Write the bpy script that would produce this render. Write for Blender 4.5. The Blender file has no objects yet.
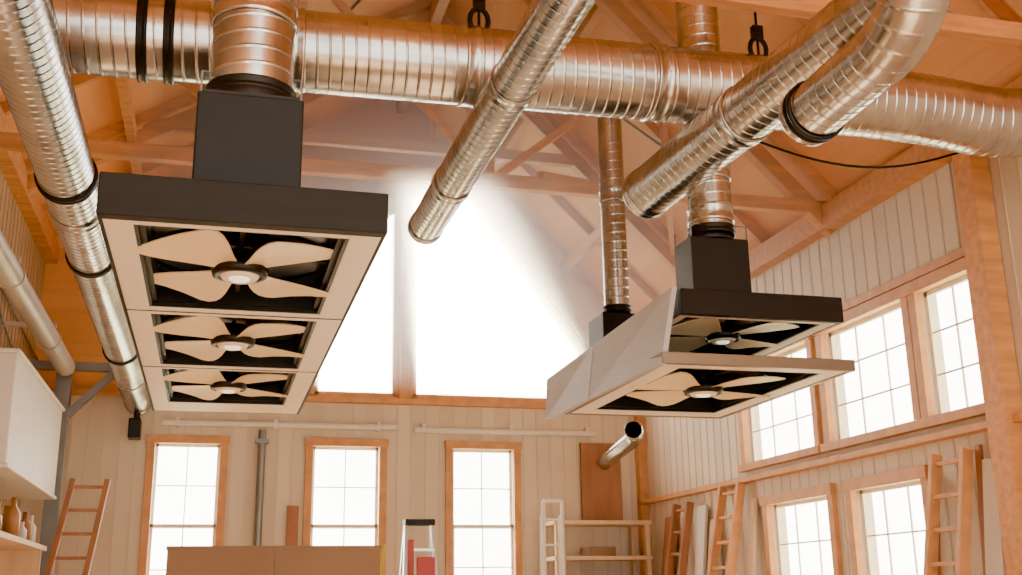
import bpy, math, random, bmesh
from mathutils import Vector, Matrix, noise
from mathutils.geometry import tessellate_polygon
random.seed(7)
COL=bpy.context.scene.collection
bpy.context.scene.view_settings.view_transform='AgX'
bpy.context.scene.view_settings.look='AgX - Punchy'
# ---------------------------------------------------------------- camera
cam=bpy.data.cameras.new('camera');co=bpy.data.objects.new('camera',cam);COL.objects.link(co)
d=Vector((-304,-313.5,-1100)).normalized();u=Vector((-0.015,1,-.2809)).normalized();x_=d.cross(u).normalized()
M=Matrix((x_,d,u)).to_4x4();M.translation=(0,0,1.3);co.matrix_world=M
cam.sensor_width=36;cam.lens=36*1100/1022;cam.clip_end=300
bpy.context.scene.camera=co
# ---------------------------------------------------------------- materials
def mat(name,col,rough=.5,metal=0.,bump=0.,bscale=20.,var=0.,vscale=4.,stretch=(1,1,1),spec=.5,col2=None):
    m=bpy.data.materials.new(name);m.use_nodes=True;nt=m.node_tree;N=nt.nodes;L=nt.links
    b=N['Principled BSDF'];b.inputs['Base Color'].default_value=(*col,1);b.inputs['Roughness'].default_value=rough
    b.inputs['Metallic'].default_value=metal;b.inputs['Specular IOR Level'].default_value=spec
    g=N.new('ShaderNodeNewGeometry');mp=N.new('ShaderNodeMapping');mp.inputs['Scale'].default_value=stretch
    L.new(g.outputs['Position'],mp.inputs['Vector'])
    if var or col2:
        n=N.new('ShaderNodeTexNoise');n.inputs['Scale'].default_value=vscale;n.inputs['Detail'].default_value=5
        L.new(mp.outputs[0],n.inputs['Vector'])
        r=N.new('ShaderNodeValToRGB');r.color_ramp.elements[0].position=.3;r.color_ramp.elements[1].position=.7
        c2=col2 or tuple(c*(1-var) for c in col)
        r.color_ramp.elements[0].color=(*c2,1);r.color_ramp.elements[1].color=(*col,1)
        L.new(n.outputs[0],r.inputs[0]);L.new(r.outputs[0],b.inputs['Base Color'])
    if bump:
        n=N.new('ShaderNodeTexNoise');n.inputs['Scale'].default_value=bscale;n.inputs['Detail'].default_value=4
        L.new(mp.outputs[0],n.inputs['Vector'])
        bp=N.new('ShaderNodeBump');bp.inputs['Strength'].default_value=bump;bp.inputs['Distance'].default_value=.01
        L.new(n.outputs[0],bp.inputs['Height']);L.new(bp.outputs[0],b.inputs['Normal'])
    return m
def plank_mat(name,col,col2,axis,width,groove=.06,rough=.6,grain=True,gstr=.8):
    m=bpy.data.materials.new(name);m.use_nodes=True;nt=m.node_tree;N=nt.nodes;L=nt.links
    b=N['Principled BSDF'];b.inputs['Roughness'].default_value=rough
    g=N.new('ShaderNodeNewGeometry');s=N.new('ShaderNodeSeparateXYZ');L.new(g.outputs['Position'],s.inputs[0])
    def mt(op,a,bv=None):
        n=N.new('ShaderNodeMath');n.operation=op
        if isinstance(a,(int,float)): n.inputs[0].default_value=a
        else: L.new(a,n.inputs[0])
        if bv is not None:
            if isinstance(bv,(int,float)): n.inputs[1].default_value=bv
            else: L.new(bv,n.inputs[1])
        return n.outputs[0]
    q=mt('DIVIDE',s.outputs[axis],width);fl=mt('FLOOR',q);fr=mt('FRACT',q)
    wn=N.new('ShaderNodeTexWhiteNoise');wn.noise_dimensions='1D';L.new(fl,wn.inputs['W'])
    mp=N.new('ShaderNodeMapping');L.new(g.outputs['Position'],mp.inputs[0])
    sc=[14,14,14]
    long=2 if axis=='Y' else (1 if 'roof' in name or 'floor' in name else 2)
    if axis=='Z': long=0
    sc[long]=1.2
    mp.inputs['Scale'].default_value=sc
    no=N.new('ShaderNodeTexNoise');no.inputs['Scale'].default_value=2;no.inputs['Detail'].default_value=6;L.new(mp.outputs[0],no.inputs['Vector'])
    f=mt('ADD',mt('MULTIPLY',wn.outputs[0],.6),mt('MULTIPLY',no.outputs[0],.45 if grain else .15))
    r=N.new('ShaderNodeMixRGB');L.new(f,r.inputs[0]);r.inputs[1].default_value=(*col,1);r.inputs[2].default_value=(*col2,1)
    L.new(r.outputs[0],b.inputs['Base Color'])
    h=mt('SUBTRACT',1.0,mt('LESS_THAN',fr,groove))
    bp=N.new('ShaderNodeBump');bp.inputs['Strength'].default_value=gstr;bp.inputs['Distance'].default_value=.012
    L.new(h,bp.inputs['Height']);L.new(bp.outputs[0],b.inputs['Normal'])
    return m
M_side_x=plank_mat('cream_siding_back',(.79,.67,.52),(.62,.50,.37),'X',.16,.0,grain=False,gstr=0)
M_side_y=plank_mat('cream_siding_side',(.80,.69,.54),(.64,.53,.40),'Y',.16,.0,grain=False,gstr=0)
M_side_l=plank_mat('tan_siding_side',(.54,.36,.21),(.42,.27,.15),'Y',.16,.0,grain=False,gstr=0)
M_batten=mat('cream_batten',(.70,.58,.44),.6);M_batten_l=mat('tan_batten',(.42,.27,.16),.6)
M_roof=plank_mat('roof_boards',(.92,.46,.16),(.74,.30,.085),'X',.13,.06)
M_gable=plank_mat('gable_boards',(.88,.42,.14),(.70,.28,.08),'Z',.13,.06)
M_floor=plank_mat('floor_boards',(.72,.55,.38),(.62,.46,.31),'X',.14,.04)
M_beam=mat('beam_timber',(.80,.36,.115),.55,bump=.2,bscale=6,var=.32,vscale=3,stretch=(1,6,6))
M_trim=mat('window_trim_timber',(.74,.35,.125),.5,bump=.12,bscale=6,var=.25,vscale=3,stretch=(3,3,3))
M_sash=mat('window_sash_paint',(.90,.83,.72),.5)
M_duct=mat('galvanised_spiral_duct',(.70,.69,.67),.23,1,bump=.12,bscale=7,var=.32,vscale=6)
M_dark=mat('blackened_steel',(.022,.020,.019),.42,.6,bump=.1,bscale=60)
M_fascia=mat('hood_dark_bronze',(.019,.015,.013),.5,0,var=.3,vscale=3,stretch=(1,1,8),spec=.2)
M_chim=mat('hood_chimney_charcoal',(.013,.0125,.0125),.45,0,var=.2,vscale=5,spec=.25)
M_cream=mat('hood_brushed_champagne',(.94,.84,.71),.45,.1,bump=.05,bscale=30,stretch=(1,.1,1),var=.08,vscale=6)
M_blade=mat('fan_blade_cream',(.95,.75,.46),.35,0,var=.06,vscale=5)
M_glass_dark=mat('hood_recess_black_glass',(.012,.014,.018),.16,0,spec=.8)
M_white=mat('white_paint',(.82,.77,.70),.5,var=.06)
M_pipe=mat('supply_pipe_grey_beige',(.60,.54,.47),.4,.2,var=.15)
M_steel=mat('grey_steel',(.28,.27,.26),.4,.7,var=.2)
M_panel=mat('hood_side_grey_veneer',(.50,.48,.46),.42,.1,bump=.1,bscale=8,var=.12,vscale=5,stretch=(6,.5,6))
M_card=mat('cardboard',(.27,.155,.085),.8,bump=.1,bscale=30,var=.12,vscale=2)
M_brown=mat('brown_board',(.42,.17,.07),.55,bump=.1,bscale=8,var=.3,vscale=3,stretch=(4,4,.6))
M_lwood=mat('light_lumber',(.74,.52,.32),.6,bump=.1,bscale=8,var=.2,vscale=3,stretch=(4,4,.6))
M_red=mat('red_plastic',(.45,.04,.03),.4);M_alu=mat('aluminium',(.7,.7,.7),.3,1)
M_amber=mat('amber_bottle',(.35,.15,.05),.25);M_yel=mat('yellow_paint',(.8,.55,.08),.5)
def lampmat():
    m=mat('hub_lamp',(.9,.8,.65),.3);b=m.node_tree.nodes['Principled BSDF']
    b.inputs['Emission Color'].default_value=(1,.85,.65,1);b.inputs['Emission Strength'].default_value=2;return m
M_lamp=lampmat()
def glassmat():
    m=bpy.data.materials.new('window_glass');m.use_nodes=True;nt=m.node_tree;nt.nodes.clear()
    o=nt.nodes.new('ShaderNodeOutputMaterial');mx=nt.nodes.new('ShaderNodeMixShader');t=nt.nodes.new('ShaderNodeBsdfTransparent');g=nt.nodes.new('ShaderNodeBsdfGlossy')
    g.inputs['Roughness'].default_value=.03;mx.inputs[0].default_value=.05
    nt.links.new(t.outputs[0],mx.inputs[1]);nt.links.new(g.outputs[0],mx.inputs[2]);nt.links.new(mx.outputs[0],o.inputs[0]);return m
M_glass=glassmat()
# ---------------------------------------------------------------- mesh builder
class B:
    def __init__(s): s.v=[];s.f=[];s.sm=[]
    def add(s,vs,fs,smooth=False):
        o=len(s.v);s.v+= [tuple(p) for p in vs]
        for f in fs: s.f.append(tuple(i+o for i in f));s.sm.append(smooth)
        return s
    def box(s,x0,x1,y0,y1,z0,z1):
        vs=[(x,y,z) for x in (x0,x1) for y in (y0,y1) for z in (z0,z1)]
        return s.add(vs,[(0,1,3,2),(4,6,7,5),(0,4,5,1),(2,3,7,6),(0,2,6,4),(1,5,7,3)])
    def beam(s,p,q,w,h,up=(0,0,1)):
        p=Vector(p);q=Vector(q);t=(q-p).normalized();up=Vector(up)
        if abs(t.dot(up))>.99: up=Vector((0,1,0))
        a=t.cross(up).normalized();b=a.cross(t).normalized()
        vs=[c+a*(i*w/2)+b*(j*h/2) for c in (p,q) for i in (-1,1) for j in (-1,1)]
        return s.add(vs,[(0,1,3,2),(4,6,7,5),(0,4,5,1),(2,3,7,6),(0,2,6,4),(1,5,7,3)])
    def cyl(s,p,q,r,r2=None,n=24,cap=True):
        p=Vector(p);q=Vector(q);t=(q-p).normalized();r2=r if r2 is None else r2
        a=t.orthogonal().normalized();b=t.cross(a)
        vs=[];
        for c,rr in ((p,r),(q,r2)):
            for i in range(n):
                th=2*math.pi*i/n;vs.append(c+(a*math.cos(th)+b*math.sin(th))*rr)
        s.add(vs,[(i,(i+1)%n,n+(i+1)%n,n+i) for i in range(n)],True)
        if cap: s.add(vs[:n],[tuple(range(n))[::-1]]);s.add(vs[n:],[tuple(range(n))])
        return s
    def lathe(s,c,prof,n=32,axis='z'):
        c=Vector(c);vs=[]
        for r,h in prof:
            for i in range(n):
                th=2*math.pi*i/n;vs.append(c+Vector((r*math.cos(th),r*math.sin(th),h)))
        return s.add(vs,[(k*n+i,k*n+(i+1)%n,(k+1)*n+(i+1)%n,(k+1)*n+i) for k in range(len(prof)-1) for i in range(n)],True)
    def prism(s,poly,lift):
        lift=Vector(lift);n=len(poly);P=[Vector(p) for p in poly]
        return s.add(P+[p+lift for p in P],[tuple(range(n))[::-1],tuple(range(n,2*n))]+[(i,(i+1)%n,n+(i+1)%n,n+i) for i in range(n)])
    def obj(s,name,m,parent=None,bevel=0):
        me=bpy.data.meshes.new(name);me.from_pydata(s.v,[],s.f);me.update()
        for p,k in zip(me.polygons,s.sm): p.use_smooth=k
        bm=bmesh.new();bm.from_mesh(me);bmesh.ops.recalc_face_normals(bm,faces=bm.faces);bm.to_mesh(me);bm.free()
        me.materials.append(m);o=bpy.data.objects.new(name,me);COL.objects.link(o)
        if parent: o.parent=parent
        if bevel:
            b=o.modifiers.new('bevel','BEVEL');b.width=bevel;b.segments=2;b.limit_method='ANGLE'
        return o
def grp(name):
    e=bpy.data.objects.new(name,None);e.empty_display_size=.1;COL.objects.link(e);return e
# ---------------------------------------------------------------- spiral duct tube
def smooth_path(pts,rad=.25,steps=10):
    P=[Vector(p) for p in pts];out=[P[0]]
    for i in range(1,len(P)-1):
        a=(P[i-1]-P[i]);b=(P[i+1]-P[i]);k=min(rad,a.length*.49,b.length*.49)
        A=P[i]+a.normalized()*k;Cc=P[i]+b.normalized()*k
        for j in range(steps+1):
            t=j/steps;out.append((1-t)**2*A+2*t*(1-t)*P[i]+t*t*Cc)
    out.append(P[-1]);return out
class Path:
    def __init__(s,pts,rad=.25):
        s.p=smooth_path(pts,rad);s.l=[0]
        for a,b in zip(s.p,s.p[1:]): s.l.append(s.l[-1]+(b-a).length)
        s.L=s.l[-1]
        t=(s.p[1]-s.p[0]).normalized();a=t.orthogonal().normalized();s.t=[];s.a=[]
        for i in range(len(s.p)):
            if i==0: tt=t
            elif i==len(s.p)-1: tt=(s.p[i]-s.p[i-1]).normalized()
            else: tt=((s.p[i]-s.p[i-1]).normalized()+(s.p[i+1]-s.p[i]).normalized()).normalized()
            a=(a-tt*a.dot(tt)).normalized();s.t.append(tt);s.a.append(a.copy())
    def at(s,x):
        x=max(0,min(s.L,x));i=0
        while i<len(s.l)-2 and s.l[i+1]<x: i+=1
        f=(x-s.l[i])/max(1e-9,s.l[i+1]-s.l[i])
        return s.p[i].lerp(s.p[i+1],f),s.t[i].lerp(s.t[i+1],f).normalized(),s.a[i].lerp(s.a[i+1],f).normalized()
def spiral(b,path,r,pitch=.07,h=.005,n=36,s0=0,s1=None):
    s1=path.L if s1 is None else s1
    fr=[0,.04,.10,.14,.20,.57,.94];prof=[0,h,h,0,0,0,0];K=7
    vs=[];R=int((s1-s0)/pitch)+2;rows=R*K
    for i in range(rows):
        base=s0+(i//K-1+fr[i%K])*pitch
        for j in range(n):
            x=base+pitch*j/n;x=max(s0,min(s1,x));c,t,a=path.at(x);bb=t.cross(a);th=2*math.pi*j/n
            vs.append(c+(a*math.cos(th)+bb*math.sin(th))*(r+prof[i%K]))
    fs=[]
    for i in range(rows-1):
        for j in range(n):
            if j<n-1: fs.append((i*n+j,i*n+j+1,(i+1)*n+j+1,(i+1)*n+j))
            elif i+1+K<rows: fs.append((i*n+j,(i+K)*n,(i+1+K)*n,(i+1)*n+j))
    b.add(vs,fs,True)
def band(b,path,s,w,r,h=.01,n=36,double=True):
    prof=[(r,-w/2),(r+h,-w/2+.004),(r+h,-w/2+.014),(r+h*.4,-w/2+.02),(r+h*.4,w/2-.02),(r+h,w/2-.014),(r+h,w/2-.004),(r,w/2)]
    vs=[]
    for rr,ds in prof:
        c=path.at(s)[0]+path.at(s)[1]*ds;t,a=path.at(s)[1:];bb=t.cross(a)
        for j in range(n):
            th=2*math.pi*j/n;vs.append(c+(a*math.cos(th)+bb*math.sin(th))*rr)
    b.add(vs,[(k*n+i,k*n+(i+1)%n,(k+1)*n+(i+1)%n,(k+1)*n+i) for k in range(len(prof)-1) for i in range(n)],True)
def duct(name,pts,r,bands=(),dark=(),rad=.25,pitch=.062,h=.0022,open_end=False,rim=True,mats=True,parent=None):
    g=parent or grp(name);p=Path(pts,rad)
    b=B();spiral(b,p,r,pitch,h);b.obj('spiral_pipe',M_duct,g)
    bb=B()
    for s in bands: band(bb,p,s,.09,r+.002,.007)
    if rim: band(bb,p,.03,.06,r+.001,.007);band(bb,p,p.L-.03,.06,r+.001,.007)
    if bb.v: bb.obj('slip_coupling',M_duct,g)
    if dark:
        dd=B()
        for s in dark: band(dd,p,s,.05,r+.003,.012)
        dd.obj('clamp_ring',M_dark,g)
    if open_end:
        i=B();c,t,a=p.at(p.L);i.cyl(c-t*.5,c-t*.002,r-.01,cap=False);i.cyl(c-t*.5,c-t*.49,r-.01);i.obj('dark_inner_liner',M_dark,g)
    return g,p
# ================================================================ ROOM
XL,XR,YB,YF=-1.85,4.8,12.0,-2.5
RX,RZ,EL,ER=1.9,7.2,5.0,4.35
def roofz(x): return EL+(RZ-EL)*(x-XL)/(RX-XL) if x<RX else RZ+(ER-RZ)*(x-RX)/(XR-RX)
B().box(XL-.2,XR+.2,YF,YB+.2,-.1,0).obj('floor',M_floor)
RW=[(8.12,9.40,2.44,3.36),(6.75,7.90,2.44,3.36),(5.98,6.60,2.44,3.36),(8.0,9.05,1.0,2.06),(6.75,7.67,1.0,2.06)]
BW=[(-.62,.06,1.15,2.90),(1.0,1.74,1.15,2.90),(2.53,3.25,1.15,2.90)]
def cells(u0,u1,v0,v1,holes):
    us=sorted({u0,u1}|{h[0] for h in holes}|{h[1] for h in holes});vs=sorted({v0,v1}|{h[2] for h in holes}|{h[3] for h in holes})
    for a,b in zip(us,us[1:]):
        for c,e in zip(vs,vs[1:]):
            m,n=(a+b)/2,(c+e)/2
            if not any(h[0]<m<h[1] and h[2]<n<h[3] for h in holes): yield a,b,c,e
def battens(u0,u1,v0,top,holes,put,step=.16,gap=.09):
    k=math.ceil(u0/step)
    while k*step<u1:
        x=k*step;k+=1;segs=[(v0,top(x))]
        for h in holes:
            if h[0]-gap<x<h[1]+gap:
                segs=[t for a,b in segs for t in ((a,min(b,h[2]-gap)),(max(a,h[3]+gap),b)) if t[1]-t[0]>.03]
        for a,b in segs: put(x,a,b)
w=B()
for a,b_,c,e in cells(YF,YB,0,ER,RW): w.box(XR,XR+.16,a,b_,c,e)
wr=w.obj('wall_right',M_side_y)
bt=B();battens(3.0,YB,0,lambda x:ER-.05,RW,lambda x,a,b:bt.box(XR-.006,XR+.001,x-.009,x+.009,a,b));bt.obj('siding_battens_right',M_batten,wr)
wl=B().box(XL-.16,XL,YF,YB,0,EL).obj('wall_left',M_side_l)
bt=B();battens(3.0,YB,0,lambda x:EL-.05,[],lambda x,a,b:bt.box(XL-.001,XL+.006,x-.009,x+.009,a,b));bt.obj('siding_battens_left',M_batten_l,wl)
w=B()
for a,b_,c,e in cells(XL-.16,XR+.16,0,3.36,BW): w.box(a,b_,YB,YB+.16,c,e)
wb=w.obj('wall_back',M_side_x)
w=B()
GL=[(1.0,3.44),(1.90,3.44),(1.90,5.72),(1.0,4.78)]
GR=[(2.08,3.44),(4.14,3.44),(4.14,3.98),(2.62,5.85),(2.08,5.85)]
outer=[(XL-.16,3.36),(XR+.16,3.36),(XR+.16,roofz(XR)),(RX,RZ),(XL-.16,roofz(XL))]
V3=[[Vector((a,c,0)) for a,c in poly] for poly in (outer,GL,GR)]
tri=tessellate_polygon(V3);flat=[p for poly in V3 for p in poly]
w.add([(p.x,YB,p.y) for p in flat],tri);w.add([(p.x,YB+.16,p.y) for p in flat],tri)
for poly in (GL,GR):
    n=len(poly);w.add([(a,yy,c) for yy in (YB,YB+.16) for a,c in poly],[(i,(i+1)%n,n+(i+1)%n,n+i) for i in range(n)])
w.obj('gable_boarding',M_gable,wb)
bt=B();battens(XL+.05,XR-.05,0,lambda x:3.35,BW,lambda x,a,b:bt.box(x-.010,x+.010,YB-.008,YB+.001,a,b));bt.obj('siding_battens_back',M_batten,wb)
def slab(x0,x1,t=.1):
    return [(x0,YF,roofz(x0)),(x1,YF,roofz(x1)),(x1,YF,roofz(x1)+t),(x0,YF,roofz(x0)+t)]
r=B();r.prism(slab(XL-.16,RX),(0,YB+.3-YF,0));r.prism(slab(RX,XR+.16),(0,YB+.3-YF,0));r.obj('ceiling',M_roof)
r=B();y=YF+.3
while y<YB:
    for xa,xb in ((XL,RX),(RX,XR)):
        r.beam((xa,y,roofz(xa)-.05),(xb,y,roofz(xb)-.05),.05,.10,up=(0,0,1))
    y+=1.2
r.obj('roof_rafters',M_beam)
r=B()
for x in (-.9,.5,2.9,3.9):
    r.beam((x,YF,roofz(x)-.16),(x,YB,roofz(x)-.16),.08,.12)
r.beam((RX,YF,RZ-.2),(RX,YB,RZ-.2),.1,.25)
r.beam((XR-.06,YF,ER-.10),(XR-.06,YB,ER-.10),.12,.2)
r.beam((XL+.06,YF,EL-.14),(XL+.06,YB,EL-.14),.12,.2)
r.obj('roof_purlins',M_beam)
def truss(y,zt=4.34,web=True):
    g=grp('timber_roof_truss');b=B()
    def ex(zt):
        xa=XL if zt<EL else XL+(zt-EL)*(RX-XL)/(RZ-EL)+.1
        xb=XR-.03 if zt<ER else RX+(RZ-zt)*(XR-RX)/(RZ-ER)-.1
        return xa,xb
    xa,xb=ex(zt);b.beam((xa,y,zt),(xb,y,zt),.08,.11)
    for k,(xa,xb) in enumerate(((XL,RX),(RX,XR))): b.beam((xa,y,roofz(xa)-.20),(xb,y,roofz(xb)-.20),.096+.006*k,.13)
    b.beam((RX,y,zt),(RX,y,RZ-.3),.06,.068)
    if web:
        for x0,x1,ww in ((RX,3.35,.05),(RX,.4,.054)): b.beam((x0,y,zt),(x1,y,roofz(x1)-.25),ww,.06)
        b.beam((3.35,y,roofz(3.35)-.25),(3.35,y,zt),.05,.046);b.beam((.4,y,roofz(.4)-.25),(.4,y,zt),.05,.046)
        b.beam((.4,y,zt),(-.9,y,roofz(-.9)-.25),.042,.06)
    b.obj('truss_timbers',M_beam,g,.006)
    if web:
        s=B();s.beam((2.6,y+.9,5.9),(3.9,y,zt+.05),.02,.02);s.beam((1.0,y+.9,6.3),(-.1,y,zt+.05),.02,.02)
        s.obj('steel_tie_rod',M_steel,g)
truss(2.3);truss(4.7);truss(7.6);truss(9.9,5.55,False)
r=B()
r.beam((3.35,7.6,4.42),(4.3,9.7,roofz(4.3)-.25),.05,.07);r.beam((.4,4.7,4.4),(-.9,7.4,roofz(-.9)-.3),.05,.07);r.beam((.4,7.6,4.4),(-.9,9.8,roofz(-.9)-.3),.05,.07)
r.beam((2.3,7.6,4.42),(3.5,9.9,roofz(3.5)-.3),.05,.07)
r.obj('roof_wind_braces',M_beam)
# ---------------------------------------------------------------- windows
wn=[0]
def window(plane,o,cols=3,rows=2,double=True,casing=.07,sill=True):
    wn[0]+=1;g=grp(f'window_{wn[0]}');u0,u1,z0,z1=o;dz=.001*wn[0]
    def bx(b,a0,a1,w0,w1,c0,c1):
        if plane=='y': b.box(a0,a1,YB-w1,YB-w0,c0,c1)
        else: b.box(XR-w1,XR-w0,a0,a1,c0,c1)
    b=B();c=casing
    bx(b,u0-c,u0+.012,-.02,.03+dz,z0-.02,z1+c-.01);bx(b,u1-.012,u1+c,-.02,.03+dz,z0-.02,z1+c-.01);bx(b,u0-c-.01,u1+c+.01,-.02,.045+dz,z1-.012,z1+c+dz)
    if sill: bx(b,u0-c-.02,u1+c+.02,-.02,.06+dz,z0-.05-dz,z0+.012)
    b.obj('casing',M_trim,g,.004)
    b=B()
    def sash(c0,c1,w):
        f=.032
        bx(b,u0+.01,u0+.01+f,w-.03,w,c0,c1);bx(b,u1-.01-f,u1-.01,w-.03,w,c0,c1)
        bx(b,u0+.01,u1-.01,w-.03,w,c0,c0+f);bx(b,u0+.01,u1-.01,w-.03,w,c1-f,c1)
        for i in range(1,cols):
            uu=u0+(u1-u0)*i/cols;bx(b,uu-.006,uu+.006,w-.02,w-.008,c0,c1)
        for i in range(1,rows):
            zz=c0+(c1-c0)*i/rows;bx(b,u0+.02,u1-.02,w-.02,w-.008,zz-.006,zz+.006)
    if double:
        zm=(z0+z1)/2+.02;sash(zm-.02,z1-.005,-.07);sash(z0+.005,zm+.02,-.035)
    else: sash(z0+.005,z1-.005,-.05)
    b.obj('sash',M_sash,g)
    b=B();bx(b,u0+.03,u1-.03,-.062,-.058,z0+.03,z1-.03);b.obj('pane',M_glass,g)
for o in BW: window('y',o,cols=2,rows=2)
for o in RW[:2]: window('x',o,cols=3,rows=3,double=False)
window('x',RW[2],cols=2,rows=3,double=False)
for o in RW[3:]: window('x',o,cols=3,rows=3,double=False)
for poly in (GL,GR):
    wn[0]+=1;g=grp(f'window_{wn[0]}');b=B();n=len(poly)
    for i in range(n):
        p,q=poly[i],poly[(i+1)%n];b.beam((p[0],YB-.01,p[1]),(q[0],YB-.01,q[1]),.09,.07,up=(0,1,0)) 
    b.obj('casing',M_trim,g,.004)
    b=B();b.add([(a,YB+.09,c) for a,c in poly],[tuple(range(n))]);b.obj('pane',M_glass,g)
B().box(XL,XR,YB-.09,YB,3.36,3.42).obj('trim_1',M_trim,None,.005)
B().box(XR-.10,XR,5.6,YB,2.28,2.33).obj('trim_2',M_trim,None,.005)
B().box(XR-.03,XR,5.86,9.5,3.45,3.52).obj('trim_3',M_trim,None,.005)
B().box(1.93,2.05,YB-.10,YB,3.42,6.0).obj('trim_4',M_trim,None,.005)
b=B();b.beam((4.30,YB-.03,4.05),(2.62,YB-.03,6.12),.14,.10,up=(0,1,0));b.obj('trim_5',M_beam)
B().box(XR-.15,XR-.008,5.68,5.86,0,ER-.1).obj('corner_timber_post',M_beam,None,.006)
B().box(XR-.10,XR,YB-.12,YB,0,ER-.1).obj('trim_6',M_trim,None,.005)
# ================================================================ DUCTS
duct('spiral_duct_main',[(XL+.01,5,3.86),(3.5,5,3.97),(3.9,5,3.96),(4.3,4.98,3.90),(XR-.01,4.95,3.99)],.2,bands=(.6,2.1,2.98,4.0,5.0),dark=(1.40,1.52),rim=False)
duct('spiral_duct_branch',[(-.80,2.0,3.4),(-.80,11.9,3.30)],.135,bands=(4.0,8.6),dark=(3.55,4.85,7.4),open_end=True)
duct('spiral_duct_branch',[(1.22,1.8,3.52),(1.20,6.5,3.55)],.105,bands=(2.6,3.9),open_end=True)
duct('spiral_duct_branch',[(2.50,1.8,3.5),(2.29,5.5,3.5)],.14,bands=(1.3,2.6),open_end=True)
duct('spiral_duct_elbow_stub',[(2.25,2.5,4.6),(2.22,2.86,3.15),(2.24,3.66,3.15)],.115,bands=(),dark=(2.15,),rad=.28,open_end=True)
duct('spiral_duct_riser',[(.05,3.68,2.98),(.05,3.68,4.15),(.05,4.85,4.0)],.143,dark=(.03,),bands=(.35,.5),rim=False)
duct('spiral_duct_riser',[(2.49,5.10,3.12),(2.49,5.10,5.1),(2.49,3.2,5.1)],.115,bands=(.12,.36),dark=(.03,),rim=False)
duct('spiral_duct_riser',[(2.43,6.4,3.02),(2.43,6.4,4.62),(2.43,5.15,3.98)],.08,bands=(.8,),dark=(.03,),rim=False,rad=.15)
duct('spiral_duct_wall_outlet',[(3.6,9.2,2.72),(3.85,9.8,2.74),(4.3,11.98,2.75)],.075,bands=(.2,),rad=.2,open_end=False)
def hanger(x,y,z0,z1):
    b=B();b.cyl((x,y,z0),(x,y,z1),.008,n=8)
    for i in range(14):
        t=i/14*2*math.pi;t2=(i+1)/14*2*math.pi
        b.cyl((x+.05*math.cos(t),y,z0+.06+.07*math.sin(t)),(x+.05*math.cos(t2),y,z0+.06+.07*math.sin(t2)),.014,n=8)
    b.box(x-.03,x+.03,y-.02,y+.02,z0+.12,z0+.2)
    return b.obj('duct_hanger_hook',M_dark)
hanger(1.20,5,4.13,roofz(1.2)-.01);hanger(2.80,5,4.16,roofz(2.8)-.01);hanger(-.9,5,4.09,roofz(-.9)-.01)
b=B();P=[Vector((2.9,5.6,4.00)).lerp(Vector((4.7,5.6,4.08)),t/16)-Vector((0,0,.20*math.sin(math.pi*t/16))) for t in range(17)]
for p,q in zip(P,P[1:]): b.cyl(p,q,.008,n=8)
b.obj('drooping_power_cable',M_dark)
# ================================================================ HOODS
def fan(g,cx,cy,z,R,angs):
    b=B()
    for a0 in angs:
        a0=math.radians(a0);ca,sa=math.cos(a0),math.sin(a0)
        st=[(.20,.11),(.32,.16),(.48,.24),(.64,.32),(.80,.385),(.92,.41),(1.0,.385),(1.03,.31)]
        n=len(st);vs=[]
        for zz in (0,.005):
            for k,(rr,hw) in enumerate(st):
                for s in (-1,-.33,.33,1):
                    v=s*hw*R;uu=rr*R;tw=.10
                    zc=v*math.sin(tw)+(1-s*s)*.006
                    vs.append((cx+uu*ca-v*sa,cy+uu*sa+v*ca,z+zc+zz))
        fs=[]
        for k in range(n-1):
            for q in range(3):
                i=k*4+q;fs.append((i,i+1,i+5,i+4));j=i+n*4;fs.append((j,j+4,j+5,j+1))
        o=n*4
        for k in range(n-1):
            fs.append((k*4,k*4+4,o+k*4+4,o+k*4));fs.append((k*4+3,o+k*4+3,o+k*4+7,k*4+7))
        fs.append((0,o,o+1,1));fs.append((1,o+1,o+2,2));fs.append((2,o+2,o+3,3))
        e=(n-1)*4
        for q in range(3): fs.append((e+q,e+q+1,o+e+q+1,o+e+q))
        b.add(vs,fs,False)
    b.obj('fan_blades',M_blade,g)
    b=B();b.lathe((cx,cy,z),[(.0,.04),(.25*R,.04),(.26*R,.0),(.245*R,-.022),(.19*R,-.022),(.18*R,-.005),(.0,-.005)]);b.obj('fan_hub_ring',M_dark,g)
    b=B();b.lathe((cx,cy,z),[(.185*R,-.004),(.18*R,-.02),(.15*R,-.034),(.13*R,-.030),(.0,-.026)]);b.obj('fan_hub_cap',M_cream,g)
    b=B();b.lathe((cx,cy,z),[(.10*R,-.028),(.085*R,-.036),(.0,-.040)]);b.obj('hub_lamp',M_lamp,g)
    b=B();b.cyl((cx,cy,z+.04),(cx,cy,z+.07),.15*R)
    for k in range(4):
        t=math.radians(45*(2*k));b.beam((cx,cy,z+.055),(cx+math.cos(t)*R*.8,cy+math.sin(t)*R*1.2,z+.055),.018,.012)
    b.lathe((cx,cy,z+.055),[(R*.80,0),(R*.82,.008),(R*.84,0),(R*.82,-.008),(R*.80,0)]);b.obj('fan_guard',M_dark,g)
def cellrec(b,bg,x0,x1,y0,y1,zb,zt):
    t=.012
    b.box(x0,x0+t,y0,y1,zb+.003,zt);b.box(x1-t,x1,y0,y1,zb+.003,zt);b.box(x0,x1,y0,y0+t,zb+.003,zt);b.box(x0,x1,y1-t,y1,zb+.003,zt)
    s=.03
    b.box(x0+t,x0+s,y0+t,y1-t,zb+.02,zt);b.box(x1-s,x1-t,y0+t,y1-t,zb+.02,zt);b.box(x0+t,x1-t,y0+t,y0+s,zb+.02,zt);b.box(x0+t,x1-t,y1-s,y1-t,zb+.02,zt)
    bg.box(x0,x1,y0,y1,zt-.004,zt+.004)
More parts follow.
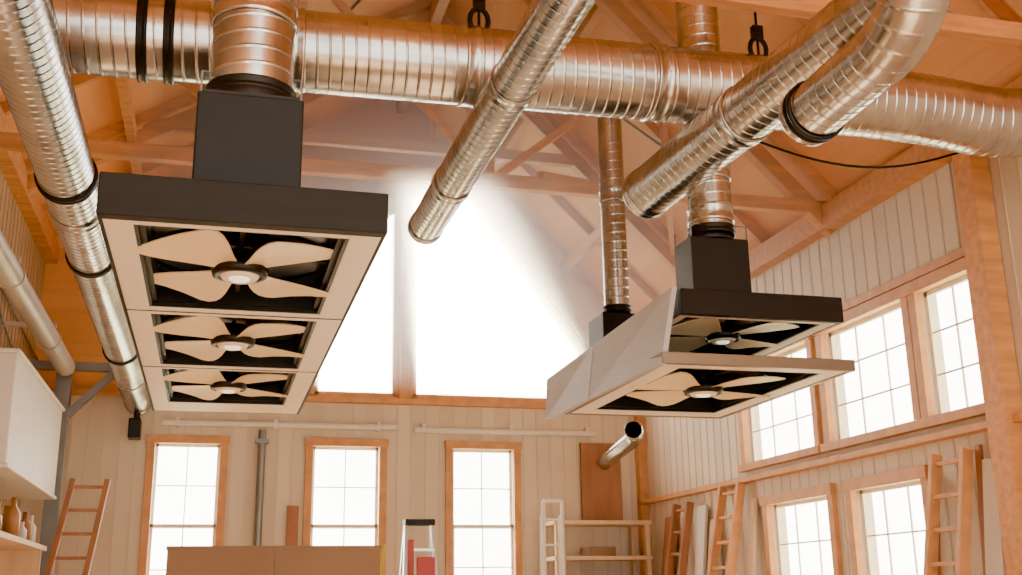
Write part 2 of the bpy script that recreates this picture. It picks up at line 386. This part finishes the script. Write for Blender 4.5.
def hoodL():
    g=grp('exhaust_fan_hood');x0,x1,y0,y1,z0,z1=-.385,.49,3.32,6.98,2.42,2.55
    cs=[(3.40,4.42),(4.53,5.56),(5.66,6.66)];a,b_=-.285,.38
    f=B();f.box(x0,x1,y0-.02,y0+.03,z0-.005,z1);f.obj('front_fascia',M_fascia,g,.004)
    s=B();s.box(x0,x0+.012,y0+.03,y1,z0,z1-.01);s.box(x1-.012,x1,y0+.03,y1,z0,z1-.01);s.box(x0,x1,y1-.012,y1,z0,z1-.01);s.box(x0,x1,y0+.03,y1,z1-.02,z1-.005);s.obj('hood_casing',M_fascia,g)
    u=B();u.box(x0+.012,a,y0+.03,y1-.012,z0,z0+.03);u.box(b_,x1-.012,y0+.03,y1-.012,z0,z0+.03)
    ys=[y0+.03]+[v for c in cs for v in c]+[y1-.012]
    for i in range(0,len(ys),2): u.box(a,b_,ys[i],ys[i+1],z0,z0+.03)
    u.obj('underside_frame',M_cream,g,.003)
    sm=B()
    for yy in (4.475,5.61): sm.box(x0+.012,x1-.012,yy-.004,yy+.004,z0-.002,z0+.001)
    sm.obj('frame_seam',M_fascia,g)
    rb=B();rg=B()
    for c in cs: cellrec(rb,rg,a,b_,c[0],c[1],z0,z1-.025)
    rb.obj('recess_liner',M_dark,g);rg.obj('recess_back_plate',M_glass_dark,g)
    for i,c in enumerate(cs): fan(g,(a+b_)/2,(c[0]+c[1])/2-.03,z0+.012,.385,(54,126,234,306))
    c=B();c.box(-.125,.225,3.50,3.86,z1-.01,2.94);c.obj('chimney_box',M_chim,g,.006)
    c=B();c.box(-.11,.21,3.515,3.845,2.94,2.955);c.lathe((.05,3.68,2.955),[(.158,0),(.162,.03),(.147,.05),(.147,.07)]);c.obj('duct_collar',M_dark,g)
    c=B()
    for sx in (-.115,.215): 
        for sy in (3.52,3.84): c.cyl((sx,sy,2.94),(sx,sy,3.02),.004,n=8);c.cyl((sx,sy,3.02),(.05+(sx-.05)*.85,3.68+(sy-3.68)*.85,3.03),.004,n=8)
    c.obj('collar_clips',M_steel,g)
hoodL()
def hoodR():
    g=grp('exhaust_fan_hood')
    x0,x1,y0,z0,z1=2.24,3.16,5.0,2.67,2.80
    f=B();f.box(x0,x1,y0-.02,y0+.02,z0-.005,z1);f.obj('front_fascia',M_fascia,g,.004)
    s=B();s.box(x1-.012,x1,y0+.02,6.1,z0,z1-.01);s.box(x0,x1,6.1,6.112,z0,z1);s.box(x0,x1,y0+.02,6.1,z1-.02,z1-.003);s.box(x0,x0+.012,y0+.02,6.1,z0,z1)
    s.box(2.16,x1,6.1,6.72,2.62,2.68);s.obj('hood_casing',M_fascia,g)
    u=B();a,b_,c0,c1=x0+.06,x1-.08,5.07,5.95
    u.box(x0+.012,a,y0+.02,6.1,z0,z0+.02);u.box(b_,x1-.012,y0+.02,6.1,z0,z0+.02);u.box(a,b_,y0+.02,c0,z0,z0+.02);u.box(a,b_,c1,6.1,z0,z0+.02);u.obj('underside_frame',M_cream,g,.003)
    rb=B();rg=B();cellrec(rb,rg,a,b_,c0,c1,z0,z1-.03)
    fan(g,(a+b_)/2,5.46,z0+.004,.39,(35,125,215,305))
    X0,X1,Y0,Z0,Z1=2.12,3.20,4.98,2.405,2.465;Y1=6.60
    f=B();f.box(X0,X1,Y0,Y0+.03,Z0,Z1);f.box(X1-.03,X1,Y0+.03,Y1,Z0,Z1);f.box(X0,X0+.03,Y0+.03,Y1,Z0,Z1);f.box(X0,X1,Y1-.03,Y1,Z0,Z1);f.obj('tray_rim',mat('tray_rim_bronze',(.24,.18,.13),.35,.7),g,.003)
    a2,b2,c2,c3=X0+.14,X1-.13,5.10,6.42
    u2=B();u2.box(X0+.03,a2,Y0+.03,Y1-.03,Z0+.004,Z0+.03);u2.box(b2,X1-.03,Y0+.03,Y1-.03,Z0+.004,Z0+.03);u2.box(a2,b2,Y0+.03,c2,Z0+.004,Z0+.03);u2.box(a2,b2,c3,Y1-.03,Z0+.004,Z0+.03);u2.obj('tray_underside_frame',M_cream,g)
    cellrec(rb,rg,a2,b2,c2,c3,Z0+.004,Z1+.02)
    rb.obj('recess_liner',M_dark,g);rg.obj('recess_back_plate',M_glass_dark,g)
    fan(g,(a2+b2)/2,5.70,Z0+.012,.44,(30,118,210,298))
    p=B()
    def sec(t):
        y=4.99+t*1.83;return [(2.112-.05*t,y,2.40),(2.142-.05*t,y,2.40),(2.225-.12*t,y,2.805-.135*t),(2.195-.12*t,y,2.805-.135*t)]
    for ta,tb in ((0,.56),(.566,1)):
        A=sec(ta);Bq=sec(tb);p.add(A+Bq,[(0,1,2,3),(7,6,5,4),(0,4,5,1),(1,5,6,2),(2,6,7,3),(3,7,4,0)])
    p.obj('side_panel',M_panel,g,.002)
    c=B();c.box(2.33,2.66,5.02,5.24,z1-.01,3.10);c.obj('chimney_box',M_chim,g,.005)
    c=B();c.lathe((2.49,5.13,3.10),[(.125,0),(.13,.02),(.119,.04),(.119,.05)]);c.obj('duct_collar',M_dark,g)
    c=B();c.box(2.28,2.58,6.26,6.54,2.67,3.0);c.obj('rear_chimney_box',M_chim,g,.005)
    c=B()
    for sx in (2.335,2.655):
        for sy in (5.025,5.23): c.cyl((sx,sy,3.1),(sx,sy,3.17),.005,n=8)
    c.cyl((2.335,5.025,3.17),(2.655,5.025,3.17),.004,n=8);c.obj('collar_clips',M_steel,g)
hoodR()
# ================================================================ BACK / SIDE ITEMS
b=B();b.cyl((-.55,YB-.07,3.10),(1.9,YB-.07,3.10),.032);b.cyl((2.1,YB-.07,3.08),(4.2,YB-.07,3.08),.032)
for x in (-.4,.6,1.7,2.2,3.2,4.1): b.box(x-.02,x+.02,YB-.1,YB,3.06,3.15)
b.obj('wall_conduit_rail',M_white)
b=B();b.cyl((.47,YB-.06,0),(.47,YB-.06,3.04),.04);b.box(.40,.54,YB-.1,YB,2.9,2.94);b.obj('wall_downpipe',M_steel)
b=B();b.box(-.87,-.75,11.7,11.90,2.90,3.10);b.cyl((-.80,11.8,3.10),(-.80,11.8,3.16),.03);b.obj('blast_gate_box',M_dark,None,.01)
b=B();b.cyl((-1.45,1,3.5),(-1.45,11.2,3.5),.09);
for y in (4,6,8,10): b.box(-1.83,-1.4,y-.02,y+.02,3.6,3.64);b.cyl((-1.45,y-.03,3.5),(-1.45,y+.03,3.5),.1)
b.obj('wall_mounted_supply_pipe',M_pipe)
g=grp('steel_bracket_frame');b=B();b.box(-1.54,-1.40,11.3,11.42,0,3.5);b.box(-1.80,-.75,11.32,11.42,3.5,3.58);b.beam((-1.42,11.36,3.05),(-1.0,11.36,3.5),.07,.07);b.beam((-.95,11.36,3.45),(-.95,11.36,3.58),.05,.05);b.obj('post_and_arm',M_steel,g)
b=B();b.box(XL,-1.40,8.3,10.9,2.24,3.02);b.box(XL,-1.38,8.28,10.92,3.02,3.05);b.box(XL,-1.38,8.28,10.92,2.21,2.24);b.obj('white_wall_cabinet',M_white,None,.01)
g=grp('wall_shelf_with_bottles');b=B();b.box(XL,-1.38,8.0,10.6,1.74,1.78);b.box(XL,-1.4,8.1,8.14,1.5,1.74);b.box(XL,-1.4,10.4,10.44,1.5,1.74);b.obj('shelf_board',M_lwood,g)
for i in range(12):
    x=-1.52+random.uniform(-.1,.1);y=8.2+i*.2;h=random.uniform(.16,.36);rr=random.uniform(.04,.065);b=B()
    b.lathe((x,y,1.78),[(0,0),(rr,0),(rr,h*.6),(rr*.4,h*.78),(rr*.4,h),(0,h)],n=16);b.obj('bottle',random.choice([M_amber,M_white,M_lwood,M_brown,M_amber]),g)
def ladder(base,top,wv,n,m,rail=(.03,.07)):
    b=B();base=Vector(base);top=Vector(top);wv=Vector(wv)
    for s in (-.5,.5): b.beam(base+wv*s,top+wv*s*.9,rail[0],rail[1],up=wv.cross(top-base))
    for i in range(1,n+1):
        t=(i-.3)/n;c=base.lerp(top,t);k=1-.1*t;b.beam(c-wv*.5*k,c+wv*.5*k,.035,.03)
    return b.obj('wooden_ladder',m,None,.003)
ladder((-1.42,10.5,0),(-1.13,11.2,2.42),(.34,0,0),11,M_brown,(.05,.08))
ladder((4.32,9.75,0),(4.72,9.60,2.28),(0,.42,0),10,M_trim,(.05,.08))
ladder((4.30,6.30,0),(4.71,6.32,2.18),(0,.36,0),10,M_trim,(.04,.08))
ladder((4.30,10.72,0),(4.70,10.70,2.20),(0,.36,0),10,M_brown,(.05,.08))
def lean(name,y0,y1,z1,m,xb=4.5,xt=4.74,t=.03):
    b=B();b.prism([(xb,y0,0),(xb+t,y0,0),(xt+t,y0,z1),(xt,y0,z1)],(0,y1-y0,0));b.obj(name,m,None,.003)
lean('leaning_board',10.25,10.45,2.15,M_white);lean('leaning_board',10.0,10.17,2.0,M_lwood);lean('leaning_board',11.05,11.30,2.1,M_brown)
lean('leaning_board',5.90,6.06,2.10,M_white);lean('leaning_board',9.20,9.30,2.12,M_lwood);lean('leaning_board',6.55,6.62,2.05,M_brown)
lean('leaning_board',5.50,5.62,2.2,M_trim,xb=4.6,xt=4.75);lean('leaning_board',6.08,6.13,2.2,M_brown,xb=4.6,xt=4.75)
g=grp('large_cardboard_box');b=B();b.box(-.21,.88,6,6.7,0,1.56);b.obj('box_body',M_card,g,.004)
b=B();b.box(-.215,.885,5.995,6.34,1.555,1.572);b.box(-.215,.885,6.36,6.705,1.555,1.572);b.box(.33,.36,5.994,6.0,0,1.56);b.obj('box_flaps',M_card,g)
b=B();b.box(.76,.88,YB-.05,YB-.02,0,2.25);b.obj('leaning_plank',M_brown)
g=grp('aluminium_step_ladder');b=B()
for s in (-1,1):
    b.beam((1.99+s*.22,10.7,0),(1.99+s*.13,11.0,2.0),.03,.06,up=(0,1,0));b.beam((1.99+s*.22,11.4,0),(1.99+s*.13,11.04,2.0),.03,.04,up=(0,1,0))
for i in range(1,8):
    t=i/8;b.box(1.99-.22+.09*t,1.99+.22-.09*t,10.7+.3*t-.05,10.7+.3*t+.05,2*t-.01,2*t+.015)
b.obj('ladder_frame',M_alu,g);b=B();b.box(1.84,2.14,10.92,11.1,1.99,2.05);b.obj('top_cap',M_dark,g,.01)
b=B();b.box(1.86,1.92,10.86,10.90,1.5,1.85);b.box(1.94,2.12,10.80,10.86,1.48,1.68);b.obj('hanging_tool',M_red,g,.01)
b=B();b.beam((1.60,11.5,0),(1.76,11.80,1.85),.03,.09);b.obj('yellow_level',M_yel)
g=grp('timber_shelving_unit');b=B()
for z in (1.25,1.66,2.03): b.box(3.50,4.60,11.35,11.85,z,z+.04)
for x in (3.52,4.54): 
    for y in (11.37,11.80): b.box(x,x+.045,y,y+.045,0,2.07)
b.obj('shelf_frame',M_lwood,g)
b=B();b.box(3.62,3.95,11.4,11.7,1.29,1.5);b.box(4.1,4.5,11.4,11.7,1.29,1.45);b.box(3.9,4.2,11.4,11.7,1.70,1.80);b.obj('stored_boxes',M_card,g,.005)
g=grp('sheet_goods_trolley');b=B()
for x in (3.28,3.48): b.cyl((x,11.0,0),(x,11.0,2.24),.018,n=12);b.cyl((x,11.1,0),(x,11.1,2.1),.012,n=12)
b.cyl((3.28,11,2.24),(3.48,11,2.24),.018,n=12)
for z in (.6,1.0,1.4,1.8,2.05): b.cyl((3.28,11,z),(3.48,11,z),.012,n=12)
b.obj('trolley_frame',M_white,g)
b=B();b.box(4.02,4.50,YB-.06,YB-.02,2.08,2.98);b.obj('brown_wall_panel',M_brown,None,.006)
b=B();b.cyl((XL+.03,3,4.1),(XL+.03,12,4.1),.02,n=8);b.cyl((XL+.03,3,4.35),(XL+.03,12,3.7),.012,n=8);b.cyl((XL+.03,4,4.9),(XL+.03,11,3.4),.012,n=8);b.obj('wall_cables',M_steel)
# ================================================================ OUTSIDE
b=B();b.box(-40,40,12.3,80,-.3,-.2);b.box(5.1,40,-20,12.3,-.3,-.2);b.obj('ground_outside',mat('grass_outside',(.45,.50,.34),.9))
# ================================================================ GLOW HAZE (scatter volume added to spread a glow around the gable window)
hz=B().prism([(-.6,5.7,3.45),(4.6,5.7,3.45),(4.6,5.7,ER-.02),(RX,5.7,RZ-.3),(-.6,5.7,roofz(-.6)-.3)],(0,6.17,0))
me=bpy.data.materials.new('glow_haze_scatter');me.use_nodes=True;nt=me.node_tree;nt.nodes.clear()
o=nt.nodes.new('ShaderNodeOutputMaterial');v=nt.nodes.new('ShaderNodeVolumeScatter');v.inputs['Density'].default_value=.13;v.inputs['Anisotropy'].default_value=.74;v.inputs['Color'].default_value=(1,.93,.80,1)
nt.links.new(v.outputs[0],o.inputs['Volume'])
hz.obj('added_glow_haze',me)
# ================================================================ LIGHT
W=bpy.data.worlds.new('daylight');bpy.context.scene.world=W;W.use_nodes=True;nt=W.node_tree;N=nt.nodes;L=nt.links
bg=N['Background'];tc=N.new('ShaderNodeTexCoord');s=N.new('ShaderNodeSeparateXYZ');L.new(tc.outputs['Generated'],s.inputs[0])
mr=N.new('ShaderNodeMapRange');mr.inputs['From Min'].default_value=-.6;mr.inputs['From Max'].default_value=.5;mr.inputs['To Min'].default_value=6.6;mr.inputs['To Max'].default_value=24
L.new(s.outputs['Y'],mr.inputs['Value']);L.new(mr.outputs[0],bg.inputs['Strength']);bg.inputs['Color'].default_value=(1,.93,.82,1)
sun=bpy.data.lights.new('sun','SUN');sun.energy=90;sun.angle=.05;sun.color=(1,.84,.60);so=bpy.data.objects.new('sun',sun);COL.objects.link(so)
so.rotation_euler=Vector((-.1765,-.932,-.3306)).to_track_quat('-Z','Y').to_euler()
